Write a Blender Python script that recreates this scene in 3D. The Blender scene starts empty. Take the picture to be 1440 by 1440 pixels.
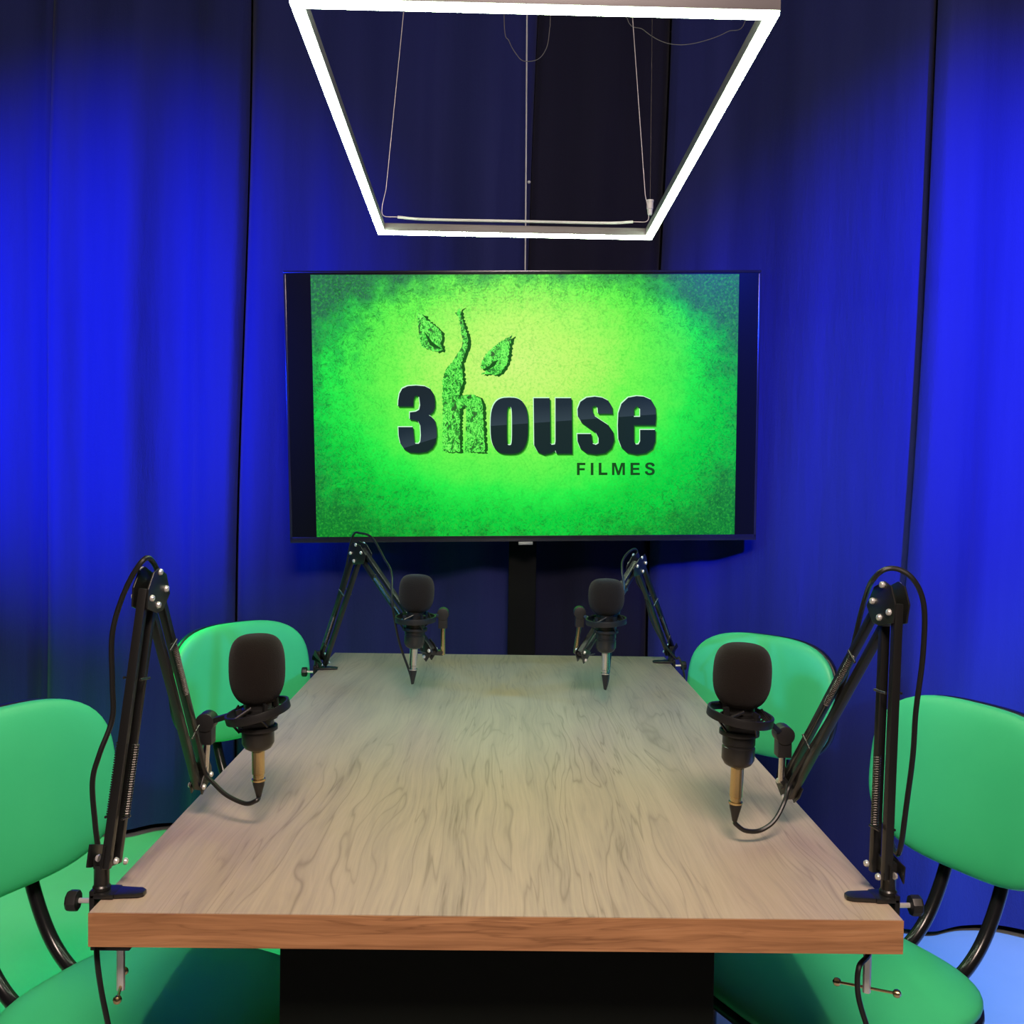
import bpy, bmesh, math, random
from mathutils import Vector, Matrix
PI = math.pi
sc = bpy.context.scene
COL = sc.collection
V = Vector

# ------------------------------------------------------------------ camera
F = 1400.0
CAM = V((-.0032, 0, 1.2347)); pit, yaw, rol = .0349, .0113, .0146
R0 = V((math.cos(yaw), -math.sin(yaw), 0)); F0 = V((math.sin(yaw), math.cos(yaw), 0)); Z = V((0, 0, 1))
FW = F0*math.cos(pit) - Z*math.sin(pit); U0 = F0*math.sin(pit) + Z*math.cos(pit)
RR = R0*math.cos(rol) + U0*math.sin(rol); UU = U0*math.cos(rol) - R0*math.sin(rol)
cd = bpy.data.cameras.new('camera'); cam = bpy.data.objects.new('camera', cd); COL.objects.link(cam)
cd.sensor_width = 36; cd.lens = F*36/1440; cd.clip_start = .02
cam.matrix_world = Matrix(((RR.x, UU.x, -FW.x, CAM.x), (RR.y, UU.y, -FW.y, CAM.y), (RR.z, UU.z, -FW.z, CAM.z), (0, 0, 0, 1)))
sc.camera = cam

def ray(px, py): return FW + RR*((px-720)/F) - UU*((py-720)/F)
def at(px, py, y):                                   # measured point of the photo at depth y
    d = ray(px, py); return CAM + d*((y-CAM.y)/d.y)
def on_z(px, py, z):
    d = ray(px, py); return CAM + d*((z-CAM.z)/d.z)

# ------------------------------------------------------------------ materials
class NT:
    def __init__(s, name):
        s.m = bpy.data.materials.new(name); s.m.use_nodes = True
        s.t = s.m.node_tree; s.b = s.t.nodes['Principled BSDF']
    def n(s, kind, **kw):
        nd = s.t.nodes.new('ShaderNode'+kind)
        for k, v in kw.items():
            if hasattr(nd, k) and not k[0].isupper(): setattr(nd, k, v)
            else: nd.inputs[k.replace('_', ' ')].default_value = v
        return nd
    def l(s, a, b): s.t.links.new(a, b)
    def coord(s, scale=(1, 1, 1)):
        tc = s.n('TexCoord'); mp = s.n('Mapping'); s.l(tc.outputs['Object'], mp.inputs['Vector'])
        mp.inputs['Scale'].default_value = scale; return mp.outputs[0]
    def math(s, op, a, b=None, c=None, clamp=False):
        nd = s.n('Math', operation=op); nd.use_clamp = clamp
        for i, x in enumerate((a, b, c)):
            if x is None: continue
            if isinstance(x, (int, float)): nd.inputs[i].default_value = x
            else: s.l(x, nd.inputs[i])
        return nd.outputs[0]
    def ramp(s, fac, stops, interp='LINEAR'):
        nd = s.n('ValToRGB'); nd.color_ramp.interpolation = interp
        e = nd.color_ramp.elements
        while len(e) < len(stops): e.new(.5)
        for el, (p, c) in zip(e, stops): el.position = p; el.color = (*c, 1)
        s.l(fac, nd.inputs[0]); return nd.outputs[0]
    def noise(s, vec, scale, detail=4, rough=.5, dist=0):
        nd = s.n('TexNoise'); nd.inputs['Scale'].default_value = scale; nd.inputs['Detail'].default_value = detail
        nd.inputs['Roughness'].default_value = rough; nd.inputs['Distortion'].default_value = dist
        s.l(vec, nd.inputs['Vector']); return nd.outputs[0]
    def mix(s, fac, a, b, mode='MIX'):
        nd = s.n('Mix', data_type='RGBA', blend_type=mode)
        for i, x in ((0, fac), (6, a), (7, b)):
            if isinstance(x, (int, float)): nd.inputs[i].default_value = x
            elif isinstance(x, tuple): nd.inputs[i].default_value = (*x, 1)
            else: s.l(x, nd.inputs[i])
        return nd.outputs[2]
    def bump(s, h, strength, dist=.001):
        nd = s.n('Bump'); nd.inputs['Strength'].default_value = strength; nd.inputs['Distance'].default_value = dist
        s.l(h, nd.inputs['Height']); s.l(nd.outputs[0], s.b.inputs['Normal'])

def lin(r, g, b):
    f = lambda c: (c/255/12.92) if c/255 <= .04045 else ((c/255+.055)/1.055)**2.4
    return (f(r), f(g), f(b))

def plain(name, col, rough=.5, metal=0, bump=0, bscale=300, spec=.5, sheen=0, var=.12):
    t = NT(name); t.b.inputs['Roughness'].default_value = rough; t.b.inputs['Metallic'].default_value = metal
    t.b.inputs['Specular IOR Level'].default_value = spec
    v = t.coord(); nz = t.noise(v, 9, 3)
    c = t.ramp(nz, [(.3, tuple(x*(1-var) for x in col)), (.7, tuple(min(1, x*(1+var)) for x in col))]); t.l(c, t.b.inputs['Base Color'])
    if bump: t.bump(t.noise(v, bscale, 2), bump, .001)
    if sheen: t.b.inputs['Sheen Weight'].default_value = sheen
    return t.m

def emit(name, col, s=1.0):
    t = NT(name); t.b.inputs['Base Color'].default_value = (.6, .6, .6, 1)
    t.b.inputs['Specular IOR Level'].default_value = .1; t.b.inputs['Emission Color'].default_value = (*col, 1); t.b.inputs['Emission Strength'].default_value = s
    t.b.inputs['Roughness'].default_value = .5
    return t.m

M = {}
M['black_metal'] = plain('black_painted_metal', (.012, .012, .012), .33, .0, spec=.6)
M['black_plastic'] = plain('black_plastic', (.012, .012, .013), .45)
M['foam'] = plain('foam', (.0105, .0075, .0065), .95, 0, .9, 900, .2, .08)
M['rubber'] = plain('cable_rubber', (.012, .012, .012), .38)
M['matte_black'] = plain('matte_black', (.006, .006, .007), .85, spec=.2)
M['silver'] = plain('bright_steel', (.75, .73, .7), .22, 1)
M['zinc'] = plain('zinc_bolt', (.85, .84, .82), .3, .6)
M['brass'] = plain('brass', (.75, .58, .30), .25, 1)
M['spring'] = plain('spring_steel', (.14, .13, .125), .4, 1)
M['alu'] = plain('aluminium_channel', (.12, .11, .12), .5, .2)
M['wall'] = plain('wall_paint', (.02, .02, .035), .9)
M['ceil'] = plain('ceiling_paint', (.05, .05, .06), .9)
M['bezel'] = plain('tv_bezel', (.03, .03, .05), .22, .3)
M['grey_plate'] = plain('brand_plate', (.55, .57, .6), .35, .5)
M['white_cable'] = plain('white_cable', (.75, .75, .8), .45)
M['steel_cable'] = plain('steel_cable', (.42, .41, .45), .4, .5)
M['pedestal'] = plain('pedestal_laminate', (.0035, .0055, .004), .6, spec=.2)
M['chair_shell'] = plain('chair_shell', (.010, .012, .014), .4)
M['chair_tube'] = plain('chair_tube', (.010, .010, .012), .22)
M['led'] = emit('led_diffuser', (.78, 1.0, .68), 48)

t = NT('green_vinyl'); v = t.coord()
c = t.ramp(t.noise(v, 6, 4), [(.3, (.065, .64, .27)), (.7, (.08, .70, .30))]); t.l(c, t.b.inputs['Base Color'])
t.b.inputs['Roughness'].default_value = .42; t.bump(t.noise(v, 380, 3), .15, .0006); M['vinyl'] = t.m

def cloth(nm, c0, c1):
    t = NT(nm)
    c = t.ramp(t.noise(t.coord((9, 9, .5)), 1.0, 4), [(.3, c0), (.7, c1)])
    t.l(c, t.b.inputs['Base Color']); t.b.inputs['Roughness'].default_value = .85; t.b.inputs['Sheen Weight'].default_value = .08
    t.b.inputs['Specular IOR Level'].default_value = .12
    h = t.math('ADD', t.noise(t.coord((3, 3, .6)), 5, 5, .6), t.math('MULTIPLY', t.noise(t.coord((1, 1, .35)), 420, 1), .12))
    t.bump(h, .55, .012); return t.m
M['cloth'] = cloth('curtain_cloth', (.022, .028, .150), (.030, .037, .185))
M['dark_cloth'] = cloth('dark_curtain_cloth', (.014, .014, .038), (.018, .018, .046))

t = NT('floor_vinyl'); v = t.coord()
t.l(t.ramp(t.noise(v, 3, 6), [(.3, (.34, .36, .36)), (.7, (.40, .41, .42))]), t.b.inputs['Base Color'])
t.b.inputs['Roughness'].default_value = .38; M['floor'] = t.m

def wood(name, along, cols, fig=1.0):
    t = NT(name)
    tc = t.n('TexCoord'); mp = t.n('Mapping'); t.l(tc.outputs['Object'], mp.inputs['Vector'])
    # warp the grain so it flows in cathedrals
    wmp = t.n('Mapping'); t.l(tc.outputs['Object'], wmp.inputs['Vector'])
    wmp.inputs['Scale'].default_value = (3.2, .62, 3.2) if along == 'y' else (1.4, 9, 9)
    wn = t.noise(wmp.outputs[0], 1.6, 3, .5)
    sep = t.n('SeparateXYZ'); t.l(mp.outputs[0], sep.inputs[0])
    a, b = (sep.outputs[0], sep.outputs[1]) if along == 'y' else (sep.outputs[2], sep.outputs[0])
    off = t.math('MULTIPLY', t.math('SUBTRACT', wn, .5), .20*fig if along == 'y' else .05)
    aa = t.math('ADD', a, off)
    cb = t.n('CombineXYZ'); t.l(t.math('MULTIPLY', aa, 1.0), cb.inputs[0]); t.l(t.math('MULTIPLY', b, .045), cb.inputs[1]); t.l(sep.outputs[1 if along == 'x' else 2], cb.inputs[2])
    n1 = t.noise(cb.outputs[0], 30 if along == 'y' else 70, 5, .58)
    cb2 = t.n('CombineXYZ'); t.l(t.math('ADD', a, t.math('MULTIPLY', off, .5)), cb2.inputs[0]); t.l(t.math('MULTIPLY', b, .028), cb2.inputs[1])
    n2 = t.noise(cb2.outputs[0], 260, 3, .6)
    k = t.math('ADD', t.math('MULTIPLY', n1, .62), t.math('MULTIPLY', n2, .38))
    c = t.ramp(k, cols)
    big = t.noise(wmp.outputs[0], .9, 2)
    c = t.mix(t.math('MULTIPLY', big, .25), c, cols[1][1])
    cb3 = t.n('CombineXYZ'); t.l(aa, cb3.inputs[0]); t.l(t.math('MULTIPLY', b, .06), cb3.inputs[1])
    n3 = t.noise(cb3.outputs[0], 17 if along == 'y' else 60, 3, .55)
    line = t.ramp(t.math('MULTIPLY', t.math('ABSOLUTE', t.math('SUBTRACT', t.math('FRACT', t.math('MULTIPLY', n3, 9 if along == 'y' else 5)), .5)), 2), [(.0, (1, 1, 1)), (.16, (.25, .25, .25)), (.42, (0, 0, 0))])
    msk = t.ramp(t.noise(wmp.outputs[0], 2.3, 3), [(.40, (.10, .10, .10)), (.62, (1, 1, 1))])
    c = t.mix(t.math('MULTIPLY', t.math('MULTIPLY', line, msk), .62), c, cols[0][1])
    t.l(c, t.b.inputs['Base Color']); t.b.inputs['Roughness'].default_value = .42; t.b.inputs['Specular IOR Level'].default_value = .4
    t.bump(n2, .12, .0005)
    return t.m
M['wood_top'] = wood('wood_top', 'y', [(.30, (.20, .145, .11)), (.40, (.40, .31, .245)), (.54, (.49, .38, .285)), (.72, (.56, .445, .345))])
M['wood_edge'] = wood('wood_edge', 'x', [(.32, (.20, .085, .035)), (.44, (.36, .17, .075)), (.58, (.52, .255, .115)), (.72, (.60, .33, .165))])

# ------------------------------------------------------------------ mesh building
def frame(d, up=None):
    d = V(d).normalized(); up = V(up) if up is not None else (Z if abs(d.z) < .95 else V((0, 1, 0)))
    x = up.cross(d)
    if x.length < 1e-6: x = V((1, 0, 0)).cross(d)
    x.normalize(); y = d.cross(x).normalized(); return x, y, d
def mat_of(x, y, z, o): return Matrix(((x[0], y[0], z[0], o[0]), (x[1], y[1], z[1], o[1]), (x[2], y[2], z[2], o[2]), (0, 0, 0, 1)))

class MB:
    def __init__(s): s.v = []; s.f = []
    def add(s, vs, fs):
        k = len(s.v); s.v += [V(p) for p in vs]; s.f += [[i+k for i in f] for f in fs]; return s
    def box(s, c, size, m=None):
        hx, hy, hz = (q/2 for q in size); vs = [V((a*hx, b*hy, e*hz)) for e in (-1, 1) for b in (-1, 1) for a in (-1, 1)]
        vs = [(m.to_3x3() @ p if m else p) + V(c) for p in vs]
        return s.add(vs, [(0, 2, 3, 1), (4, 5, 7, 6), (0, 1, 5, 4), (2, 6, 7, 3), (0, 4, 6, 2), (1, 3, 7, 5)])
    def bar(s, a, b, w, h, n):           # n: direction of the width w
        a, b, n = V(a), V(b), V(n); d = (b-a); L = d.length; d.normalize(); n = (n-d*n.dot(d)).normalized(); q = d.cross(n)
        return s.box((a+b)/2, (w, h, L), mat_of(n, q, d, (0, 0, 0)))
    def tube(s, pts, r, seg=10, closed=False):
        pts = [V(p) for p in pts]; n = len(pts); rs = r if isinstance(r, (list, tuple)) else [r]*n
        vs, fs = [], []; px = None
        for i, p in enumerate(pts):
            if closed: d = pts[(i+1) % n]-pts[i-1]
            else: d = pts[min(i+1, n-1)]-pts[max(i-1, 0)]
            d.normalize()
            if px is None: x, y, _ = frame(d)
            else:
                x = (px-d*px.dot(d)).normalized(); y = d.cross(x)
            px = x
            for k in range(seg):
                a = 2*PI*k/seg; vs.append(p+(x*math.cos(a)+y*math.sin(a))*rs[i])
        m = n if closed else n-1
        for i in range(m):
            j = (i+1) % n
            for k in range(seg):
                q = (k+1) % seg; fs.append((i*seg+k, i*seg+q, j*seg+q, j*seg+k))
        if not closed: fs += [tuple(range(seg))[::-1], tuple((n-1)*seg+k for k in range(seg))]
        return s.add(vs, fs)
    def lathe(s, prof, o, axis=(0, 0, 1), seg=28):      # prof: (radius, height along axis)
        x, y, d = frame(axis); o = V(o); vs, fs = [], []; n = len(prof)
        for r, h in prof:
            for k in range(seg):
                a = 2*PI*k/seg; vs.append(o+d*h+(x*math.cos(a)+y*math.sin(a))*max(r, 1e-5))
        for i in range(n-1):
            for k in range(seg):
                q = (k+1) % seg; fs.append((i*seg+k, i*seg+q, (i+1)*seg+q, (i+1)*seg+k))
        fs += [tuple(range(seg))[::-1], tuple((n-1)*seg+k for k in range(seg))]
        return s.add(vs, fs)
    def prism(s, poly, th, m):           # poly in local xy, extruded along local z by +-th/2
        n = len(poly); vs = [m @ V((x, y, -th/2)) for x, y in poly]+[m @ V((x, y, th/2)) for x, y in poly]
        fs = [tuple(range(n))[::-1], tuple(range(n, 2*n))]+[(i, (i+1) % n, n+(i+1) % n, n+i) for i in range(n)]
        return s.add(vs, fs)
    def band(s, c, axis, R, th, h, seg=40, sx=1.0):     # flat ring
        x, y, d = frame(axis); c = V(c); vs, fs = [], []
        for k in range(seg):
            a = 2*PI*k/seg; e = x*math.cos(a)*sx+y*math.sin(a)
            for r, z in ((R-th/2, -h/2), (R+th/2, -h/2), (R+th/2, h/2), (R-th/2, h/2)): vs.append(c+e*r+d*z)
        for k in range(seg):
            q = (k+1) % seg
            for j in range(4): fs.append((k*4+j, k*4+(j+1) % 4, q*4+(j+1) % 4, q*4+j))
        return s.add(vs, fs)
    def build(s, name, m, parent=None, bevel=0, angle=35, smooth=True, bseg=2):
        me = bpy.data.meshes.new(name); o = bpy.data.objects.new(name, me); COL.objects.link(o)
        inv = Matrix.Identity(4)
        if parent is not None:
            o.parent = parent; inv = wmat(parent).inverted()
        bm = bmesh.new(); vs = [bm.verts.new(inv @ p) for p in s.v]
        for f in s.f:
            try: bm.faces.new([vs[i] for i in f])
            except ValueError: pass
        bmesh.ops.recalc_face_normals(bm, faces=bm.faces)
        if bevel:
            ed = [e for e in bm.edges if len(e.link_faces) == 2 and e.calc_face_angle(0) > .5]
            bmesh.ops.bevel(bm, geom=ed, offset=bevel, segments=bseg, affect='EDGES', profile=.6, clamp_overlap=True)
        bm.to_mesh(me); bm.free()
        if smooth:
            me.shade_smooth(); me.set_sharp_from_angle(angle=math.radians(angle))
        me.materials.append(M[m] if isinstance(m, str) else m)
        return o

def wmat(o):
    m = o.matrix_basis.copy()
    return wmat(o.parent) @ m if o.parent else m
def empty(name, loc=(0, 0, 0), m=None):
    o = bpy.data.objects.new(name, None); COL.objects.link(o); o.empty_display_size = .05
    if m is not None: o.matrix_basis = m
    else: o.location = loc
    return o
def tag(o, label, cat, group=None, kind=None):
    if label: o['label'] = label
    if cat: o['category'] = cat
    if group: o['group'] = group
    if kind: o['kind'] = kind
    return o
def struct(o): o['kind'] = 'structure'; return o
def spline(pts, n=8):
    pts = [V(p) for p in pts]; out = []
    P = [pts[0]*2-pts[1]]+pts+[pts[-1]*2-pts[-2]]
    for i in range(1, len(P)-2):
        for k in range(n):
            t = k/n; a, b, c, d = P[i-1], P[i], P[i+1], P[i+2]
            out.append(.5*((2*b)+(c-a)*t+(2*a-5*b+4*c-d)*t*t+(3*b-a-3*c+d)*t**3))
    out.append(pts[-1]); return out

# ------------------------------------------------------------------ room
struct(MB().box((0, .9, -.05), (6.4, 6.4, .1)).build('floor', 'floor', smooth=False))
struct(MB().box((0, .9, 2.97), (6.4, 6.4, .1)).build('ceiling', 'ceil', smooth=False))
struct(MB().box((0, 3.85, 1.46), (6.4, .1, 2.92)).build('wall_back', 'wall', smooth=False))
struct(MB().box((-3.0, .9, 1.46), (.1, 5.8, 2.92)).build('wall_left', 'wall', smooth=False))
struct(MB().box((3.0, .9, 1.46), (.1, 5.8, 2.92)).build('wall_right', 'wall', smooth=False))
struct(MB().box((0, -2.0, 1.46), (5.9, .1, 2.92)).build('wall_front', 'wall', smooth=False))

# ------------------------------------------------------------------ curtains
def base_y(x):
    if x < .62: return 3.36
    if x > 1.16: return 2.75
    t = (x-.62)/.54; t = .5*t+.5*t*t*(3-2*t); return 3.36-.61*t
def curtain(x0, x1, seed, label, off=0, amp=.026, sharp=1.0, lean=(0, 0), extra=(), mat='cloth'):
    rnd = random.Random(seed); W = x1-x0
    waves = []
    for lam, a in ((.80, .9), (.42, 1.0), (.24, .62), (.13, .16)):
        waves.append((2*PI/(lam*rnd.uniform(.85, 1.15)), a, rnd.uniform(0, 6.28), rnd.uniform(-.25, .25), rnd.uniform(.6, 1.4)))
    nx = max(12, int(W/.0085)); nz = 44; zt, zb = 2.91, .022
    vs, fs = [], []
    for j in range(nz+1):
        z = zb+(zt-zb)*j/nz; g = .55+.45*min(1, (zt-z)/1.6)      # folds open towards the hem
        for i in range(nx+1):
            u = i/nx; x = x0+W*u; y = 0
            for k, a, ph, dr, w in waves:
                sN = math.sin(k*x+ph+dr*z+.25*math.sin(w*z*1.7+ph)); y += a*(sN if k < 25 else math.copysign(abs(sN)**.8, sN))
            for ex, ew, ed in extra: y += ed/amp*math.exp(-((x-ex+.02*math.sin(z*1.3+ex))/ew)**2)
            y = y*amp*g
            e = min(u*W, (1-u)*W); curl = .028*math.exp(-(e/.014)**2)    # selvedge rolled to the back
            xx = x+.0146*(z-1.3)+lean[0]*(1-u)*(z-2.9)+lean[1]*u*(z-2.9)+.008*math.sin(z*2.1+x*4)
            vs.append(V((xx, base_y(x)+y+off+curl, z+.006*math.sin(x*9) if j == 0 else z)))
    for j in range(nz):
        for i in range(nx):
            a = j*(nx+1)+i; fs.append((a, a+1, a+nx+2, a+nx+1))
    th = V((0, .003, 0)); n0 = len(vs); vs2 = [p+th for p in vs]; fs2 = [tuple(reversed([q+n0 for q in f])) for f in fs]
    rim = []
    for i in range(nx): rim.append((i, n0+i, n0+i+1, i+1)); q = nz*(nx+1)+i; rim.append((q, q+1, n0+q+1, n0+q))
    for j in range(nz): q = j*(nx+1); r = q+nx+1; rim.append((q, r, n0+r, n0+q)); rim.append((q+nx, n0+q+nx, n0+r+nx, r+nx))
    mb = MB(); mb.v = vs+vs2; mb.f = fs+fs2+rim
    return tag(mb.build('curtain', mat, angle=80), label, 'curtain', 'blue curtain panels around the studio')
xs = lambda px, y=3.36: at(px, 500, y).x
cA, cB, cC = xs(66), xs(339), xs(741)
curtain(-2.6, cA-.001, 3, 'bright blue curtain panel at the far left edge of the backdrop')
curtain(cA+.001, cB-.001, 12, 'wide bright blue curtain panel behind the two left chairs, left of the television', off=-.012, amp=.027)
curtain(cB+.001, cC-.001, 21, 'dark navy curtain panel behind the left half of the television', amp=.020, off=-.004)
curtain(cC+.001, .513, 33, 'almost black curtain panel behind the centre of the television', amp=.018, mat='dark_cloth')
curtain(.516, 1.165, 37, 'navy to blue curtain panel between the television and the overlapping right-hand panel', amp=.020)
curtain(1.145, 2.55, 57, 'brightest blue curtain panel at the right edge, overlapping its neighbour', amp=.022, off=-.085, lean=(.016, 0))


# ------------------------------------------------------------------ table
TY0, TY1, TW, TH = 1.083, 2.704, .45, .0385
tb = tag(empty('conference_table', (0, (TY0+TY1)/2, 0)), 'long grey-brown wood-grain table on a dark pedestal in the middle of the studio', 'table')
MB().box((0, (TY0+TY1)/2+.0005, .75-TH/2), (TW*2, TY1-TY0-.001, TH)).build('table_top', 'wood_top', tb, bevel=.0012)
eb = MB().box((0, TY0-.0005, .75-TH/2), (TW*2, .001, TH-.001)).build('edge_band', 'wood_edge', tb, smooth=False)
eb['label'] = 'orange-brown wood edge band along the near edge'
xl = at(393, 1400, 1.2).x; xr = at(1004, 1400, 1.2).x
for yy in (1.225, 2.64):
    MB().box(((xl+xr)/2, yy, .3545), (xr-xl, .05, .709)).build('panel_leg', 'pedestal', tb, bevel=.002)
MB().box((0, 1.9325, .50), (.03, 1.36, .40)).build('stretcher', 'pedestal', tb, bevel=.002)


# ------------------------------------------------------------------ chairs
def pad(w, h, t, n=3.2, e=2.4, bend=0, crown=0, rows=12, seg=72, both=True):
    """rounded cushion in local coords: y = width, z = height, x = thickness (front +x)"""
    vs, fs = [], []
    def ring(r, x):
        for k in range(seg):
            a = 2*PI*k/seg; c, s = math.cos(a), math.sin(a)
            rr = r/((abs(c)**n+abs(s)**n)**(1/n)); yy, zz = c*w/2*rr, s*h/2*rr
            vs.append(V((x+bend*((yy/(w/2))**2)+crown*(1-rr*rr)*0, yy, zz)))
    prof = []
    for i in range(rows+1):
        q = i/rows*PI/2; prof.append((math.cos(q)**(2/e), math.sin(q)**(2/e)))
    sects = [(r, x*t/2) for r, x in prof]; back = [(r, -x*t/2) for r, x in prof[1:]] if both else []
    seq = list(reversed(back))+sects
    for r, x in seq: ring(max(r, .004), x)
    for i in range(len(seq)-1):
        for k in range(seg):
            q = (k+1) % seg; fs.append((i*seg+k, i*seg+q, (i+1)*seg+q, (i+1)*seg+k))
    fs += [tuple(range(seg))[::-1], tuple((len(seq)-1)*seg+k for k in range(seg))]
    return vs, fs
def make_chair():
    r = empty('visitor_chair')
    lean = Matrix.Rotation(math.radians(-7), 4, 'Y')
    bp = Matrix.Translation((-.315, 0, .705)) @ lean
    mb = MB(); v_, f_ = pad(.40, .295, .052, 3.0, 2.6, bend=.022); mb.add([bp @ p for p in v_], f_); mb.build('backrest', 'vinyl', r, angle=60)
    mb = MB(); v_, f_ = pad(.404, .299, .030, 3.0, 5, bend=.022); m2 = bp @ Matrix.Translation((-.021, 0, -.001)); mb.add([m2 @ p for p in v_], f_)
    mb.build('backrest_shell', 'chair_shell', r, angle=60)
    sm = Matrix.Translation((0, 0, .437)) @ Matrix.Rotation(math.radians(-90), 4, 'Y')
    mb = MB(); v_, f_ = pad(.405, .41, .055, 3.0, 2.5, bend=-.004); mb.add([sm @ p for p in v_], f_); mb.build('seat', 'vinyl', r, angle=60)
    mb = MB(); v_, f_ = pad(.409, .414, .026, 3.0, 5, bend=-.004); s2 = Matrix.Translation((0, 0, .418)) @ Matrix.Rotation(math.radians(-90), 4, 'Y'); mb.add([s2 @ p for p in v_], f_)
    mb.build('seat_shell', 'chair_shell', r, angle=60)
    for s in (-1, 1):
        pts = spline([(-.352, s*.057, .67), (-.346, s*.057, .60), (-.328, s*.057, .53), (-.288, s*.057, .455), (-.235, s*.057, .410), (-.17, s*.057, .399), (-.06, s*.057, .399)], 8)
        MB().tube(pts, .0115, 14).build('backrest_support', 'chair_tube', r, angle=60)
    MB().tube([(-.08, -.17, .389), (-.08, .17, .389)], .010, 10).tube([(.10, -.17, .389), (.10, .17, .389)], .010, 10).build('seat_frame', 'chair_tube', r)
    for sx in (-1, 1):
        for s in (-1, 1):
            pts = spline([(sx*.09, s*.17, .389), (sx*.15, s*.18, .389), (sx*.185, s*.187, .375), (sx*.197, s*.190, .33), (sx*.215, s*.195, .012)], 6)
            lg = MB().tube(pts, .011, 12).build('leg', 'chair_tube', r, angle=60)
            MB().lathe([(.013, 0), (.0145, .004), (.0135, .018)], (sx*.215, s*.195, 0), seg=14).build('glide', 'black_plastic', lg)
    return r
def copy_tree(o, parent=None):
    c = o.copy(); COL.objects.link(c); c.parent = parent
    for ch in [q for q in bpy.data.objects if q.parent == o]: copy_tree(ch, c)
    return c
chair0 = make_chair()
chairs = [(-.790, 1.60, (.91, -.41), 'green vinyl chair at the near left, cut off by the left edge of the photo'),
          (.822, 1.715, (-.90, -.43), 'green vinyl chair at the near right, cut off by the right edge of the photo'),
          (-.665, 2.55, (.75, -.66), 'green vinyl chair at the far left corner of the table, behind the near left microphone'),
          (.650, 2.45, (-.69, -.725), 'green vinyl chair at the far right corner of the table, behind the near right microphone')]
for i, (x, y, (nx_, ny_), lab) in enumerate(chairs):
    o = chair0 if i == 0 else copy_tree(chair0)
    L = math.hypot(nx_, ny_); nx_, ny_ = nx_/L, ny_/L
    o.location = (x+.315*nx_, y+.315*ny_, 0); o.rotation_euler = (0, 0, math.atan2(ny_, nx_))
    tag(o, lab, 'chair', 'green visitor chairs around the table')

# ------------------------------------------------------------------ television
th, ti, ro = .0082, .0658, .02
A_ = V((math.cos(th), math.sin(th), 0)); B_ = V((0, -math.sin(ti), math.cos(ti)))
XL = (A_*math.cos(ro)+B_*math.sin(ro)).normalized(); ZL = (B_*math.cos(ro)-A_*math.sin(ro)).normalized(); ZL = (ZL-XL*ZL.dot(XL)).normalized(); YL = ZL.cross(XL)
TVM = mat_of(XL, YL, ZL, (.0624, 3.0683, 1.4487)); TVI = TVM.inverted()
TVW, TVH = 1.45, 1.45*.571
def tvp(px, py):                                     # point of the screen plane -> television coordinates
    d = ray(px, py); n = TVM.to_3x3() @ V((0, 1, 0)); o = TVM @ V((0, 0, 0))
    p = CAM+d*((o-CAM).dot(n)/d.dot(n)); q = TVI @ p; return q.x, q.z
tv = tag(empty('television', m=TVM), 'large flat television hung before the curtains, showing a green logo screen', 'television')
def loc(mb, m=TVM): mb.v = [m @ p for p in mb.v]; return mb
b = MB(); bw = .0075; hw, hh = TVW/2, TVH/2
for c, s_ in (((0, .012, hh-bw/2), (TVW, .03, bw)), ((0, .012, -hh+.009), (TVW, .03, .018)), ((-hw+bw/2, .012, .0), (bw, .03, TVH-.02)), ((hw-bw/2, .012, .0), (bw, .03, TVH-.02))): b.box(c, s_)
loc(b).build('bezel', 'bezel', tv, bevel=.001)
loc(MB().box((0, .034, 0), (TVW-.01, .014, TVH-.01)).box((0, .058, -.06), (TVW*.6, .036, TVH*.55))).build('back_cover', 'black_plastic', tv, bevel=.006)
pl = tvp(739, 763.5)
loc(MB().box((pl[0], -.006, pl[1]), (.044, .006, .009))).build('brand_plate', 'grey_plate', tv, bevel=.001)

# the panel, with the picture it shows
t = NT('lit_screen')
tc = t.n('TexCoord'); sep = t.n('SeparateXYZ'); t.l(tc.outputs['Object'], sep.inputs[0]); X_, Z_ = sep.outputs[0], sep.outputs[2]
cl = (tvp(437, 570)[0]+tvp(445, 570)[0])/2; cr_ = tvp(1036, 570)[0]; cc = (cl+cr_)/2
ct = tvp(740, 386)[1]; cb_ = tvp(740, 756)[1]; cz = (ct+cb_)/2; cw, ch = (cr_-cl)/2, (ct-cb_)/2
u = t.math('DIVIDE', t.math('SUBTRACT', X_, cc), cw); w = t.math('DIVIDE', t.math('SUBTRACT', Z_, cz), ch)
n_big = t.noise(t.coord((1, 1, 1)), 5.5, 6, .6); n_mid = t.noise(t.coord((1, 1, 1)), 22, 5, .65); n_fine = t.noise(t.coord((1, 1, 1)), 120, 3, .7)
up = t.math('POWER', t.math('ABSOLUTE', u), 2.1); wp = t.math('POWER', t.math('ABSOLUTE', w), 2.1)
rad = t.math('POWER', t.math('ADD', up, wp), 1/2.1)
nz = t.math('ADD', t.math('MULTIPLY', t.math('SUBTRACT', n_big, .5), .45), t.math('ADD', t.math('MULTIPLY', t.math('SUBTRACT', n_mid, .5), .28), t.math('MULTIPLY', t.math('SUBTRACT', n_fine, .5), .25)))
edge = t.math('ADD', rad, nz)
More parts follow.
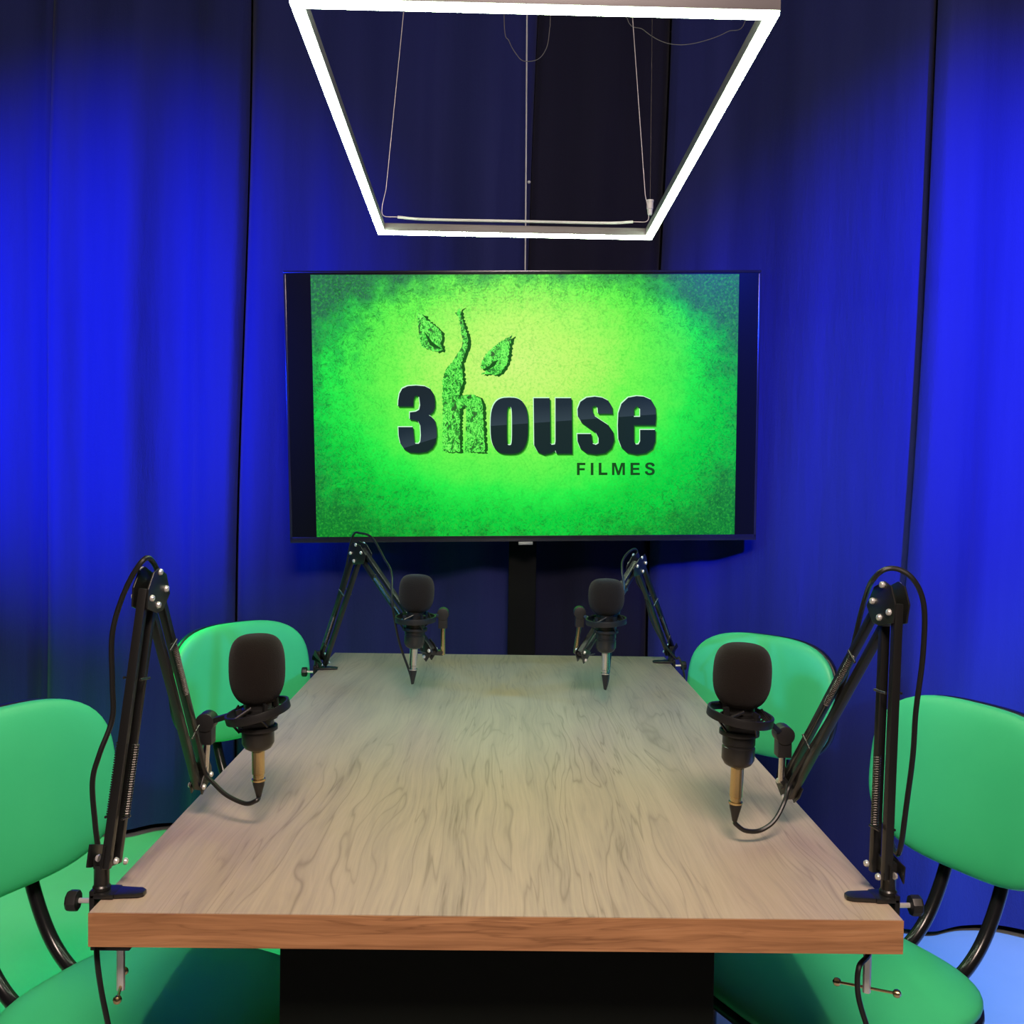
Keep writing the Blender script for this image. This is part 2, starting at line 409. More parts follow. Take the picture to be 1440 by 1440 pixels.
# yellow heart of the picture, above centre
uu = t.math('SUBTRACT', u, -.05); ww = t.math('MULTIPLY', t.math('SUBTRACT', w, .32), .85)
rh = t.math('SQRT', t.math('ADD', t.math('MULTIPLY', uu, uu), t.math('MULTIPLY', ww, ww))); rh = t.math('ADD', rh, t.math('MULTIPLY', nz, .45))
core = t.ramp(rh, [(.0, lin(212, 250, 128)), (.28, lin(188, 250, 108)), (.58, lin(112, 250, 82)), (.85, lin(34, 238, 72)), (1.0, lin(0, 208, 60))])
rim = t.ramp(t.math('MULTIPLY', edge, .5), [(.455, (0, 0, 0)), (.51, (.42, .42, .42)), (.575, (1, 1, 1))])
dark = t.mix(t.math('MULTIPLY', t.math('ADD', w, 1), .5, clamp=True), lin(8, 128, 40), lin(46, 112, 82))
img = t.mix(rim, core, dark)
# grain and scratches of the paper backdrop
wv = t.n('VectorMath', operation='ADD'); t.l(tc.outputs['Object'], wv.inputs[0])
nv = t.n('TexNoise'); nv.inputs['Scale'].default_value = 28; t.l(tc.outputs['Object'], nv.inputs['Vector'])
sv = t.n('VectorMath', operation='SCALE'); t.l(nv.outputs['Color'], sv.inputs[0]); sv.inputs['Scale'].default_value = .05; t.l(sv.outputs[0], wv.inputs[1])
scr = t.ramp(t.noise(wv.outputs[0], 85, 4, .7, 1.5), [(.50, (0, 0, 0)), (.60, (1, 1, 1))])
band = t.ramp(edge, [(.66, (.06, .06, .06)), (.80, (.45, .45, .45)), (.98, (1, 1, 1))])
img = t.mix(t.math('MULTIPLY', t.math('MULTIPLY', scr, band), .62), img, lin(6, 96, 34))
crk = t.n('TexVoronoi', feature='DISTANCE_TO_EDGE'); crk.inputs['Scale'].default_value = 6.5; t.l(wv.outputs[0], crk.inputs['Vector'])
cm = t.ramp(crk.outputs['Distance'], [(.0, (1, 1, 1)), (.012, (0, 0, 0))])
img = t.mix(t.math('MULTIPLY', t.math('MULTIPLY', cm, n_mid), .5), img, lin(40, 190, 50))
img = t.mix(t.math('MULTIPLY', t.ramp(n_fine, [(.48, (0, 0, 0)), (.72, (1, 1, 1))]), .5), img, lin(60, 215, 60))
ins = t.math('MULTIPLY', t.math('LESS_THAN', t.math('ABSOLUTE', u), 1.0), t.math('LESS_THAN', t.math('ABSOLUTE', w), 1.0))
img = t.mix(ins, (.0008, .0012, .003), img)
t.b.inputs['Base Color'].default_value = (.006, .006, .008, 1); t.b.inputs['Roughness'].default_value = .25; t.b.inputs['Specular IOR Level'].default_value = .1
t.l(img, t.b.inputs['Emission Color']); t.b.inputs['Emission Strength'].default_value = 1.0
M['screen'] = t.m
screen = loc(MB().box((0, .012, .004), (TVW-.012, .026, TVH-.024))).build('screen', 'screen', tv, smooth=False)

# lettering shown on the screen: outlines measured on the photograph, filled as 2-D shapes
def C3(pts): return [(550+x/7.58, 530+y/7.58) for x, y in pts]
def C4(pts): return [(730+x/6.857, 530+y/6.857) for x, y in pts]
def C5(pts): return [(570+x/8.47, 420+y/8.47) for x, y in pts]
def oval(x0, x1, y0, y1, n=3.0, k=40):
    cx, cy, a, b_ = (x0+x1)/2, (y0+y1)/2, (x1-x0)/2, (y1-y0)/2; o = []
    for i in range(k):
        q = 2*PI*i/k; c, s = math.cos(q), math.sin(q); o.append((cx+a*math.copysign(abs(c)**(2/n), c), cy+b_*math.copysign(abs(s)**(2/n), s)))
    return o
three = [C3([(75, 315), (78, 250), (90, 180), (120, 125), (180, 98), (270, 92), (360, 100), (420, 130), (455, 185), (468, 250), (468, 320), (450, 370), (405, 410), (430, 425), (465, 460), (482, 530), (487, 620), (475, 700), (440, 760), (380, 800), (290, 812), (200, 805), (140, 770), (100, 710), (82, 630), (78, 535), (235, 535), (240, 600), (248, 690), (262, 712), (295, 712), (312, 690), (318, 620), (312, 520), (290, 475), (250, 460), (200, 455), (200, 378), (265, 370), (300, 350), (310, 300), (300, 215), (280, 200), (255, 205), (240, 240), (235, 315)])]
o_ = [oval(689.8, 742.4, 559, 638.4, 2.9), oval(712.6, 720, 572, 626, 4)]
u_ = [C4([(140, 205), (295, 205), (300, 640), (315, 655), (345, 650), (350, 620), (350, 205), (505, 205), (510, 740), (360, 740), (350, 710), (310, 735), (240, 750), (180, 725), (145, 660)])]
s_ = [C4([(760, 355), (900, 355), (895, 290), (860, 230), (800, 200), (730, 190), (650, 200), (590, 240), (562, 310), (565, 380), (600, 440), (670, 490), (740, 540), (765, 590), (765, 640), (740, 655), (710, 645), (700, 600), (695, 550), (560, 550), (562, 620), (590, 690), (650, 735), (740, 748), (830, 735), (890, 685), (915, 610), (905, 530), (860, 465), (790, 420), (730, 380), (705, 330), (705, 290), (735, 278), (755, 300)])]
e_ = [C4([(1310, 465), (1318, 380), (1310, 290), (1270, 220), (1200, 190), (1130, 185), (1050, 200), (985, 260), (955, 350), (950, 470), (955, 600), (985, 680), (1040, 730), (1130, 748), (1220, 735), (1285, 690), (1310, 620), (1312, 510), (1165, 510), (1165, 620), (1150, 650), (1125, 652), (1105, 620), (1105, 465)]), C4([(1105, 385), (1105, 310), (1135, 280), (1165, 310), (1165, 385)])]
def flat(name, polys, mat, parent, y, dx=0, dy=0, grow=0, label=None, th=.0002):
    cu = bpy.data.curves.new(name, 'CURVE'); cu.dimensions = '2D'; cu.fill_mode = 'BOTH'; cu.extrude = th; cu.offset = grow
    for poly in polys:
        q = [tvp(px+dx, py+dy) for px, py in poly]
        sp = cu.splines.new('POLY'); sp.points.add(len(q)-1); sp.use_cyclic_u = True
        for p, (a, c_) in zip(sp.points, q): p.co = (a, c_, 0, 1)
    to = bpy.data.objects.new('t', cu); COL.objects.link(to)
    dg = bpy.context.evaluated_depsgraph_get(); dg.update()
    me = bpy.data.meshes.new_from_object(to.evaluated_get(dg)); bpy.data.objects.remove(to); bpy.data.curves.remove(cu)
    me.name = name; me.transform(mat_of((1, 0, 0), (0, 0, 1), (0, -1, 0), (0, y, 0)))
    me.materials.clear(); me.materials.append(mat)
    o = bpy.data.objects.new(name, me); COL.objects.link(o); o.parent = parent
    if label: o['label'] = label
    return o
def rough_edge(poly, rnd, amp=1.6, step=2.2):          # leafy, spiky outline
    out = []; n = len(poly)
    for i in range(n):
        (x0, y0), (x1, y1) = poly[i], poly[(i+1) % n]; L = math.hypot(x1-x0, y1-y0); k = max(1, int(L/step))
        nx_, ny_ = (y1-y0)/(L+1e-6), -(x1-x0)/(L+1e-6)
        for j in range(k):
            q = j/k; a = rnd.uniform(-.4, 1)*amp if j % 2 else -rnd.uniform(0, .3)*amp
            out.append((x0+(x1-x0)*q+nx_*a, y0+(y1-y0)*q+ny_*a))
    return out
rnd = random.Random(5)
h_ = C3([(548, 795), (640, 800), (735, 798), (733, 560), (738, 335), (765, 322), (800, 330), (797, 560), (790, 800), (1000, 802), (985, 500), (975, 280), (940, 215), (880, 190), (800, 192), (740, 205)]) + \
     C5([(640, 1180), (655, 1080), (690, 980), (680, 880), (668, 780), (700, 680), (735, 590), (748, 490), (735, 410), (700, 320), (668, 210), (657, 120), (690, 95), (640, 118), (628, 150), (590, 165), (630, 215), (655, 320), (668, 420), (680, 500), (675, 570), (635, 640), (590, 700), (540, 770), (500, 820), (460, 900), (440, 980), (445, 1080), (437, 1180)]) + C3([(550, 350)])
lf1 = C5([(152, 170), (210, 188), (265, 262), (350, 318), (420, 385), (438, 470), (418, 540), (445, 605), (390, 632), (290, 612), (205, 578), (183, 520), (163, 420), (150, 330)])
lf2 = C5([(1275, 432), (1240, 560), (1225, 700), (1210, 775), (1150, 862), (1095, 910), (1000, 898), (900, 905), (960, 868), (903, 830), (908, 760), (950, 680), (1010, 608), (1100, 538), (1180, 488)])
sl1 = C5([(225, 388), (280, 455), (320, 515), (400, 575), (445, 608), (345, 582), (295, 555), (262, 480)])
sl2 = C5([(922, 845), (1000, 800), (1060, 745), (1105, 730), (1065, 800), (990, 848), (940, 862)])
sprig = [rough_edge(p, rnd) for p in (h_, lf1, lf2)]
word = three+o_+u_+s_+e_
# glossy letters: lighter above the picture's reflection line
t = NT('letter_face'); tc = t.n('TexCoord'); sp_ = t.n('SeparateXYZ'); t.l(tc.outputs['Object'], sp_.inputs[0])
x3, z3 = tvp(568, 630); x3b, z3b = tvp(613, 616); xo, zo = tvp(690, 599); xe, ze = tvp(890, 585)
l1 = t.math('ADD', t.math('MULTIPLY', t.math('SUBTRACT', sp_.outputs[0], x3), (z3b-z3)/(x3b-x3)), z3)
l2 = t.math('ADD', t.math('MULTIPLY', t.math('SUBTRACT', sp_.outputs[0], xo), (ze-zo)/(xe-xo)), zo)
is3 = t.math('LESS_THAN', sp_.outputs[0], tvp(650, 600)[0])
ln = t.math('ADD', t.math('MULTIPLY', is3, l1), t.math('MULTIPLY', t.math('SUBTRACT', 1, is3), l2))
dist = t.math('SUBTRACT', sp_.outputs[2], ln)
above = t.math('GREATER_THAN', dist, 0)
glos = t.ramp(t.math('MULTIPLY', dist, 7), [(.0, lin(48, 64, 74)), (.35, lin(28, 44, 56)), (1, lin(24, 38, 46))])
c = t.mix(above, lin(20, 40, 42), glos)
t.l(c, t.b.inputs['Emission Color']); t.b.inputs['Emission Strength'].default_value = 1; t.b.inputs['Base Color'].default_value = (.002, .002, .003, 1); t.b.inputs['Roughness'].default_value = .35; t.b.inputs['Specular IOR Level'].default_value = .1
M['letter'] = t.m
t = NT('leafy_fill')
tc = t.n('TexCoord'); nv = t.n('TexNoise'); nv.inputs['Scale'].default_value = 60; t.l(tc.outputs['Object'], nv.inputs['Vector'])
sv = t.n('VectorMath', operation='SCALE'); t.l(nv.outputs['Color'], sv.inputs[0]); sv.inputs['Scale'].default_value = .035
wv = t.n('VectorMath', operation='ADD'); t.l(tc.outputs['Object'], wv.inputs[0]); t.l(sv.outputs[0], wv.inputs[1])
def strand(sc_, vec, d):
    q = t.noise(vec, sc_, 1.5, .5, d); return t.math('ABSOLUTE', t.math('SUBTRACT', q, .5))
m2 = t.n('Mapping'); t.l(wv.outputs[0], m2.inputs['Vector']); m2.inputs['Location'].default_value = (3, 5, 7); m2.inputs['Rotation'].default_value = (0, .7, 0); m2.inputs['Scale'].default_value = (1.6, 1, .7)
m3 = t.n('Mapping'); t.l(wv.outputs[0], m3.inputs['Vector']); m3.inputs['Rotation'].default_value = (0, -.6, 0); m3.inputs['Scale'].default_value = (1.5, 1, .6)
dd = t.math('MINIMUM', strand(48, m3.outputs[0], .6), strand(48, m2.outputs[0], .6))
c = t.ramp(dd, [(.0, lin(135, 255, 100)), (.025, lin(70, 235, 65)), (.06, lin(0, 150, 28)), (.13, lin(0, 92, 14))])
t.l(c, t.b.inputs['Emission Color']); t.b.inputs['Emission Strength'].default_value = 1; t.b.inputs['Base Color'].default_value = (.004, .01, .005, 1)
M['leafy'] = t.m
mshade = emit('picture_dark_green', lin(8, 84, 18)); mlite = emit('picture_pale_edge', lin(205, 255, 215)); mfil = emit('picture_lettering', lin(12, 72, 20)); msoft = emit('picture_soft_green', lin(60, 170, 40))
for m_ in (mshade, mlite, mfil, msoft): m_.node_tree.nodes['Principled BSDF'].inputs['Base Color'].default_value = (.005, .01, .006, 1)
Y0 = -.0018
for q, (lt, nm) in enumerate(((three, '3'), (o_, 'o'), (u_, 'u'), (s_, 's'), (e_, 'e'))):
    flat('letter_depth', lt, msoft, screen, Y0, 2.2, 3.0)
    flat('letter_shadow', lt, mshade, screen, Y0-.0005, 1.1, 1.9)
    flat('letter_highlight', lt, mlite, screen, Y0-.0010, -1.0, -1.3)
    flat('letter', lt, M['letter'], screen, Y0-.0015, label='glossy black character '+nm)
for q, (p, nm) in enumerate(((h_, 'sprig_letter'), (lf1, 'leaf'), (lf2, 'leaf'))):
    flat('sprig_shadow', [rough_edge(p, rnd, 2.2)], mshade, screen, Y0-.0005, 4.4, 1.8)
    flat(nm, [sprig[q]], M['leafy'], screen, Y0-.0012, label=('leafy green letter h growing into a sprig', 'left leaf of the sprig', 'right leaf of the sprig')[q])
for p in (sl1, sl2): flat('leaf_vein', [p], mshade, screen, Y0-.0018)
def C6(pts): return [(730+x/6.857, 530+y/6.857) for x, y in pts]
films = [('F', [(557, 828), (638, 828), (638, 850), (583, 850), (583, 880), (632, 880), (632, 901), (583, 901), (583, 946), (557, 946)]),
         ('I', [(690, 828), (716, 828), (716, 946), (690, 946)]),
         ('L', [(767, 828), (793, 828), (793, 922), (850, 922), (850, 946), (767, 946)]),
         ('M', [(895, 946), (895, 828), (931, 828), (957, 908), (983, 828), (1019, 828), (1019, 946), (996, 946), (996, 858), (968, 946), (946, 946), (918, 858), (918, 946)]),
         ('E', [(1073, 828), (1161, 828), (1161, 850), (1099, 850), (1099, 876), (1156, 876), (1156, 897), (1099, 897), (1099, 924), (1163, 924), (1163, 946), (1073, 946)]),
         ('S', [(1298, 862), (1306, 855), (1301, 838), (1283, 827), (1259, 824), (1234, 828), (1218, 841), (1214, 860), (1222, 879), (1244, 891), (1270, 899), (1281, 908), (1278, 921), (1261, 928), (1243, 924), (1235, 908), (1210, 911), (1217, 933), (1236, 946), (1261, 949), (1288, 943), (1304, 928), (1307, 906), (1298, 888), (1276, 876), (1249, 868), (1240, 858), (1245, 848), (1260, 845), (1275, 850), (1280, 862)])]
for nm, p in films: flat('small_letter', [C6(p)], mfil, screen, Y0-.0010, label='small dark letter '+nm)

# stand under the television
st = tag(empty('television_stand', (.07, 3.16, 0)), 'black column stand behind the far end of the table, carrying the television', 'stand')
MB().box((.07, 3.245, .72), (.09, .04, 1.39)).build('column', 'matte_black', st, bevel=.004)
MB().box((.07, 3.19, 1.36), (.30, .05, .20)).build('mounting_bracket', 'matte_black', st, bevel=.003)
MB().box((.07, 3.16, .0125), (.62, .24, .024)).build('base_plate', 'matte_black', st, bevel=.004)


# cable from the ceiling to the television
cb = tag(empty('power_cable', at(741, 10, 3.19)), 'thin white cable hanging from the ceiling down to the top of the television', 'cable')
top = at(741, 10, 3.19); top.z = 2.915
MB().tube(spline([top, at(741, 35, 3.19), at(740, 200, 3.19), at(739, 330, 3.19), at(738.5, 384, 3.15)], 6), .0024, 8).build('cord', 'white_cable', cb)
MB().lathe([(.001, -.005), (.0045, -.003), (.0055, 0), (.0045, .003), (.001, .005)], at(744, 256, 3.19), seg=12).build('white_bead', 'white_cable', cb)  # small white bead set just beside the cord

# ------------------------------------------------------------------ LED frame lamp
lx, ly, lz, lth, lti, LL, LW = .032, 1.2724, 1.8246, .0112, -.0483, .9989, .62
XA = V((math.cos(lth), math.sin(lth), 0)); YA = V((-math.sin(lth), math.cos(lth), lti)).normalized(); ZA = XA.cross(YA)
LM = mat_of(XA, YA, ZA, (lx, ly, lz))
led = tag(empty('frame_pendant_lamp', m=LM), 'rectangular white glowing light frame hanging above the table', 'lamp')
bw, bh, dw, dh = .017, .017, .0145, .005
def lbar(a, b_, n, mb, w, h, zc):
    return mb.bar(LM @ V((a[0], a[1], zc)), LM @ V((b_[0], b_[1], zc)), w, h, LM.to_3x3() @ V(n))
i_ = bw/2; W2 = LW/2
for a, b_, n, mit in (((-W2, i_), (W2, i_), (0, 1, 0), 0), ((-W2, LL-i_), (W2, LL-i_), (0, 1, 0), 0), ((-W2+i_, bw), (-W2+i_, LL-bw), (1, 0, 0), 1), ((W2-i_, bw), (W2-i_, LL-bw), (1, 0, 0), 1)):
    pr = lbar(a, b_, n, MB(), bw, bh, dh+bh/2).build('profile', 'alu', led, bevel=.001)
    e1, e2 = V((a[0], a[1], 0)), V((b_[0], b_[1], 0)); d = (e2-e1).normalized()
    if mit: e1 -= d*(i_-dw/2-.0002+.0); e2 += d*(i_-dw/2)
    else: e1 += d*(i_-dw/2); e2 -= d*(i_-dw/2)
    if mit: e1 -= d*0; 
    lbar(e1, e2, n, MB(), dw, dh, dh/2).build('diffuser', 'led', pr, smooth=False)
# cable bridle at the far bar and its twin at the near bar
for yb in (LL-i_, i_):
    def lp(x, z, dy=0): return LM @ V((x, yb+dy, z))
    bx_ = .29; zc = dh+bh+.012
    pts = [lp(-.205, 1.07), lp(-.292, .10), lp(-.300, .06), lp(-.296, .04), lp(-.265, zc+.004), lp(-.20, zc), lp(0, zc), lp(.20, zc), lp(.265, zc+.004), lp(.296, .04), lp(.300, .06), lp(.292, .10), lp(.205, 1.07)]
    pts[0].z = pts[-1].z = 2.915
    MB().tube([pts[0]]+spline(pts[1:-1], 7)+[pts[-1]], .0010, 6).build('suspension_cable', 'steel_cable', led)
    MB().tube(spline(pts[4:9], 7), .0032, 8).build('cable_sleeve', 'white_cable', led)
# plug hanging at the right
pc = at(914, 292, 2.30)
pg = tag(empty('hanging_plug', pc), 'small pale plug hanging on a thin cord beside the lamp frame, far right corner', 'plug')
MB().lathe([(.004, -.017), (.0055, -.014), (.006, -.004), (.0075, -.003), (.0075, .012), (.0085, .013), (.0085, .017), (.004, .018)], pc, seg=14).build('plug_body', 'white_cable', pg)
MB().tube([pc+V((0, 0, .017)), pc+V((-.002, 0, .3)), V((pc.x-.01, pc.y, 2.915))], .0007, 6).build('cord', 'black_plastic', pg)
def loopcable(name, px, y, lab, r=.0012):
    pts = [at(a, b_, y) for a, b_ in px]; a0, a1 = pts[0].copy(), pts[-1].copy(); a0.z = a1.z = 2.915
    tag(MB().tube(spline([a0]+pts+[a1], 8), r, 6).build(name, M['dim_cable']), lab, 'cable')
M['dim_cable'] = plain('dark_grey_cable', (.16, .16, .17), .5)
loopcable('ceiling_cable', [(709, 30), (716, 58), (726, 76), (737, 86), (757, 83), (769, 66), (773, 40), (774, 20)], 3.0, 'thin dark cable loop hanging from the ceiling near the middle of the lamp')
loopcable('ceiling_cable', [(880, 15), (905, 42), (930, 58), (955, 63), (985, 59), (1022, 45), (1050, 20)], 2.9, 'thin dark cable sagging behind the lamp on the right')

# ------------------------------------------------------------------ boom arms, microphones, cables
def bolt(mb, p, n, r=.0042, h=.004): mb.lathe([(r*.95, 0), (r, h*.3), (r*.8, h*.8), (r*.4, h)], p, n, 10)
def boom(side, base_px, b0, el, end, ye, yn, knuckle_px, post, labels, wing, rod=None):
    """side -1 left / +1 right; b0 = foot of the lower section, el = elbow, end = tip of the upper section"""
    bp = on_z(*base_px, .752); X = side*TW; yb = bp.y
    B = at(*b0, yb); E = at(*el, ye); T_ = at(*end, yn)
    root = tag(empty('microphone_boom_arm', (X, yb, .75)), labels, 'boom arm', 'black microphone boom arms clamped to the table')
    s = side; cx = X+s*.0035+s*.006
    # C clamp
    mb = MB(); ix = X-s*.034
    mb.box((cx, yb, .7285), (.006, .030, .063))                                     # spine outside the edge
    mb.box(((cx+X-s*.012)/2, yb, .7535), (abs(cx-X+s*.012)+.005, .030, .005))
    mb.prism([(0, -.013), (0, .013), (-s*.030, .010), (-s*.036, .004), (-s*.036, -.006), (-s*.030, -.010)], .0045, mat_of((1, 0, 0), (0, 1, 0), (0, 0, 1), (X-s*.010, yb, .7533)))
    mb.box(((cx+X-s*.03)/2, yb, .694), (abs(cx-X+s*.03)+.005, .026, .006))
    mb.build('clamp', 'black_metal', root, bevel=.0012)
    xs_ = X-s*.018
    c = MB().lathe([(.009, 0), (.009, .0035), (.005, .0045)], (xs_, yb, .7068), seg=16).tube([(xs_, yb, .708), (xs_, yb, .640)], .0048, 10).build('clamp_screw', 'zinc', root)
    dv = V((.92, -.39, 0)) if wing else V((.25, -.97, 0)); p0 = V((xs_, yb, .645))
    hd = MB().tube([p0-dv*.033, p0+dv*.033], .0017, 8)
    for q in (-1, 1): hd.lathe([(.001, -.005), (.0042, -.003), (.005, 0), (.0042, .003), (.001, .005)], p0+dv*.033*q, dv, 12)
    hd.build('clamp_handle', 'brass', c)
    # socket, side knob
    f = V((B.x, yb, .757)); fx = X+s*.004
    so = MB().lathe([(.010, 0), (.010, .004), (.0085, .006), (.0085, .028), (.0095, .030)], (fx, yb, .7565), seg=18).build('socket', 'black_metal', root)
    k0 = V((cx+s*.003, yb, .743)); kn = MB().tube([k0, k0+V((s*.020, 0, 0))], .003, 10).build('knob_screw', 'zinc', root)
    mb = MB(); prof = []
    vs = []
    mb.lathe([(.008, 0), (.0115, .001), (.012, .003), (.012, .011), (.0105, .013), (.004, .0135)], k0+V((s*.017, 0, 0)), (s, 0, 0), 9); mb.build('knob', 'black_plastic', kn, angle=20)
    # arm plane
    n = (E-B).cross(T_-E).normalized()
    if n.y > 0: n = -n                                   # towards the viewer
    foot = V((fx, yb, .7865))
    d1 = (E-B).normalized(); d2 = (T_-E).normalized(); p1 = n.cross(d1).normalized(); p2 = n.cross(d2).normalized()
    if p1.dot(V((1, 0, 0))) < 0: p1 = -p1
    if p2.dot(V((1, 0, 0))) < 0: p2 = -p2
    g = .0122
    pw = (p2 if p2.x*p1.x > 0 else p2)
    # base bracket
    br = MB()
    def plate(mb, pts, off, th=.0022):
        m = mat_of((1, 0, 0), (0, 1, 0), (0, 0, 1), (0, 0, 0)); o = pts[0]; ex = (pts[1]-pts[0]).normalized(); ey = n.cross(ex).normalized()
        poly = [((p-o).dot(ex), (p-o).dot(ey)) for p in pts]; mm = mat_of(ex, ey, n, o+n*off); mb.prism(poly, th, mm)
    hp = [foot-p1*.007-V((0, 0, .004)), foot+p1*.007-V((0, 0, .004)), B+p1*(g+.007)-d1*.008, B+p1*(g+.008)+d1*.012, B-p1*(g+.007)+d1*.022, B-p1*(g+.007)-d1*.004]
    for q in (-1, 1): plate(br, hp, q*.0085)
    br.box(foot+V((0, 0, .002)), (.014, .014, .012))
    bb = br.build('base_bracket', 'black_metal', root, bevel=.0006)
    bo = MB()
    for pp in (B-p1*g+d1*.006, B+p1*g-d1*.001):
        bolt(bo, pp+n*.0095, n); bolt(bo, pp-n*.0095, -n)
    bo.build('bolt', 'zinc', bb)
    # sections
    def section(a, b_, d, p, nm):
        for q in (-1, 1):
            MB().bar(a+p*g*q-d*.004, b_+p*g*q+d*.004, .0105, .0085, n).build(nm, 'black_metal', root, bevel=.0012)
    section(B, E-d1*.012, d1, p1, 'lower_bar'); section(E+d2*.014, T_, d2, p2, 'upper_bar')
    def spring(a, d, p, f0, f1, L, off):
        s0, s1 = a+d*L*f0+n*off+p*.0, a+d*L*f1+n*off; x, y, dd = frame(d); N = 30; pts = []
        for k in range(N*8+1):
            aa = k/8*2*PI; pts.append(s0+(s1-s0)*(k/(N*8))+(x*math.cos(aa)+y*math.sin(aa))*.0036)
        mb = MB().tube(pts, .0009, 5); h1 = s1+d*.075
        mb.tube([s1, h1], .0010, 6)
        mb.tube([h1-p*.012, h1+p*.012], .0016, 8); mb.tube([s0-p*.010, s0+p*.010], .0016, 8)
        mb.build('spring', 'spring', root)
    L1, L2 = (E-B).length, (T_-E).length
    spring(B, d1, p1, .16, .42, L1, .0098); spring(B, d1, p1, .16, .42, L1, -.0098)
    spring(E, d2, p2, .28, .52, L2, .0098)
    # elbow
    eb = MB(); o1, o2 = (p1 if (p1.x*s) > 0 else -p1), (p2 if p2.x*(-s) > 0 else -p2)
    hp = [E-d1*.030+o1*(g+.006), E-d1*.008+o1*(g+.010), E+o1*.012+Z*.012, E-o1*.002+Z*.017, E+o2*(g+.010)+d2*.006, E+o2*(g+.007)+d2*.034, E-o2*(g*.3)+d2*.040, E-d1*.036-o1*(g*.7)]
    for q in (-1, 1): plate(eb, hp, q*.0088)
    eb.build('elbow_bracket', 'black_metal', root, bevel=.0006)
    bo = MB()
    for pp in (E-d1*.018+o1*g, E+o2*g+d2*.020, E-d1*.026-o1*g*.55, E+o2*.004+Z*.010):
        bolt(bo, pp+n*.0098, n); bolt(bo, pp-n*.0098, -n)
    bo.build('bolt', 'zinc', root)
    # tip bracket
    tb_ = MB(); P0 = at(*post[1], yn); P1 = at(*post[0], yn)
    hp = [T_-p2*(g+.006)-d2*.006, T_-p2*(g+.006)+d2*.010, T_+p2*(g+.004)+d2*.012, T_+p2*(g+.008)-d2*.004, T_+p2*(g+.006)-d2*.022]
    for q in (-1, 1): plate(tb_, hp, q*.0075)
    tb_.bar(T_, P0, .010, .010, n)
    tb_ = tb_.build('tip_bracket', 'black_metal', root, bevel=.0006)
    bo = MB()
    for pp in (T_-p2*g, T_+p2*g+d2*.004): bolt(bo, pp+n*.0086, n); bolt(bo, pp-n*.0086, -n)
    bo.build('bolt', 'zinc', tb_)
    MB().tube([P0-Z*.004, at(*knuckle_px, yn)-Z*.012], .0050, 12).build('threaded_post', 'silver' if abs(yn) < 1.6 else 'brass', root)
    wn = MB(); w0 = T_+d2*.0+n*.010; wn.bar(w0, w0+V((s*.018, -.010, .006)), .002, .008, Z); wn.build('wing_nut', 'spring', root, bevel=.0006)
    return root, dict(n=n, E=E, T=T_, B=B, P1=P1, y=yn, K=at(*knuckle_px, yn), foot=foot)

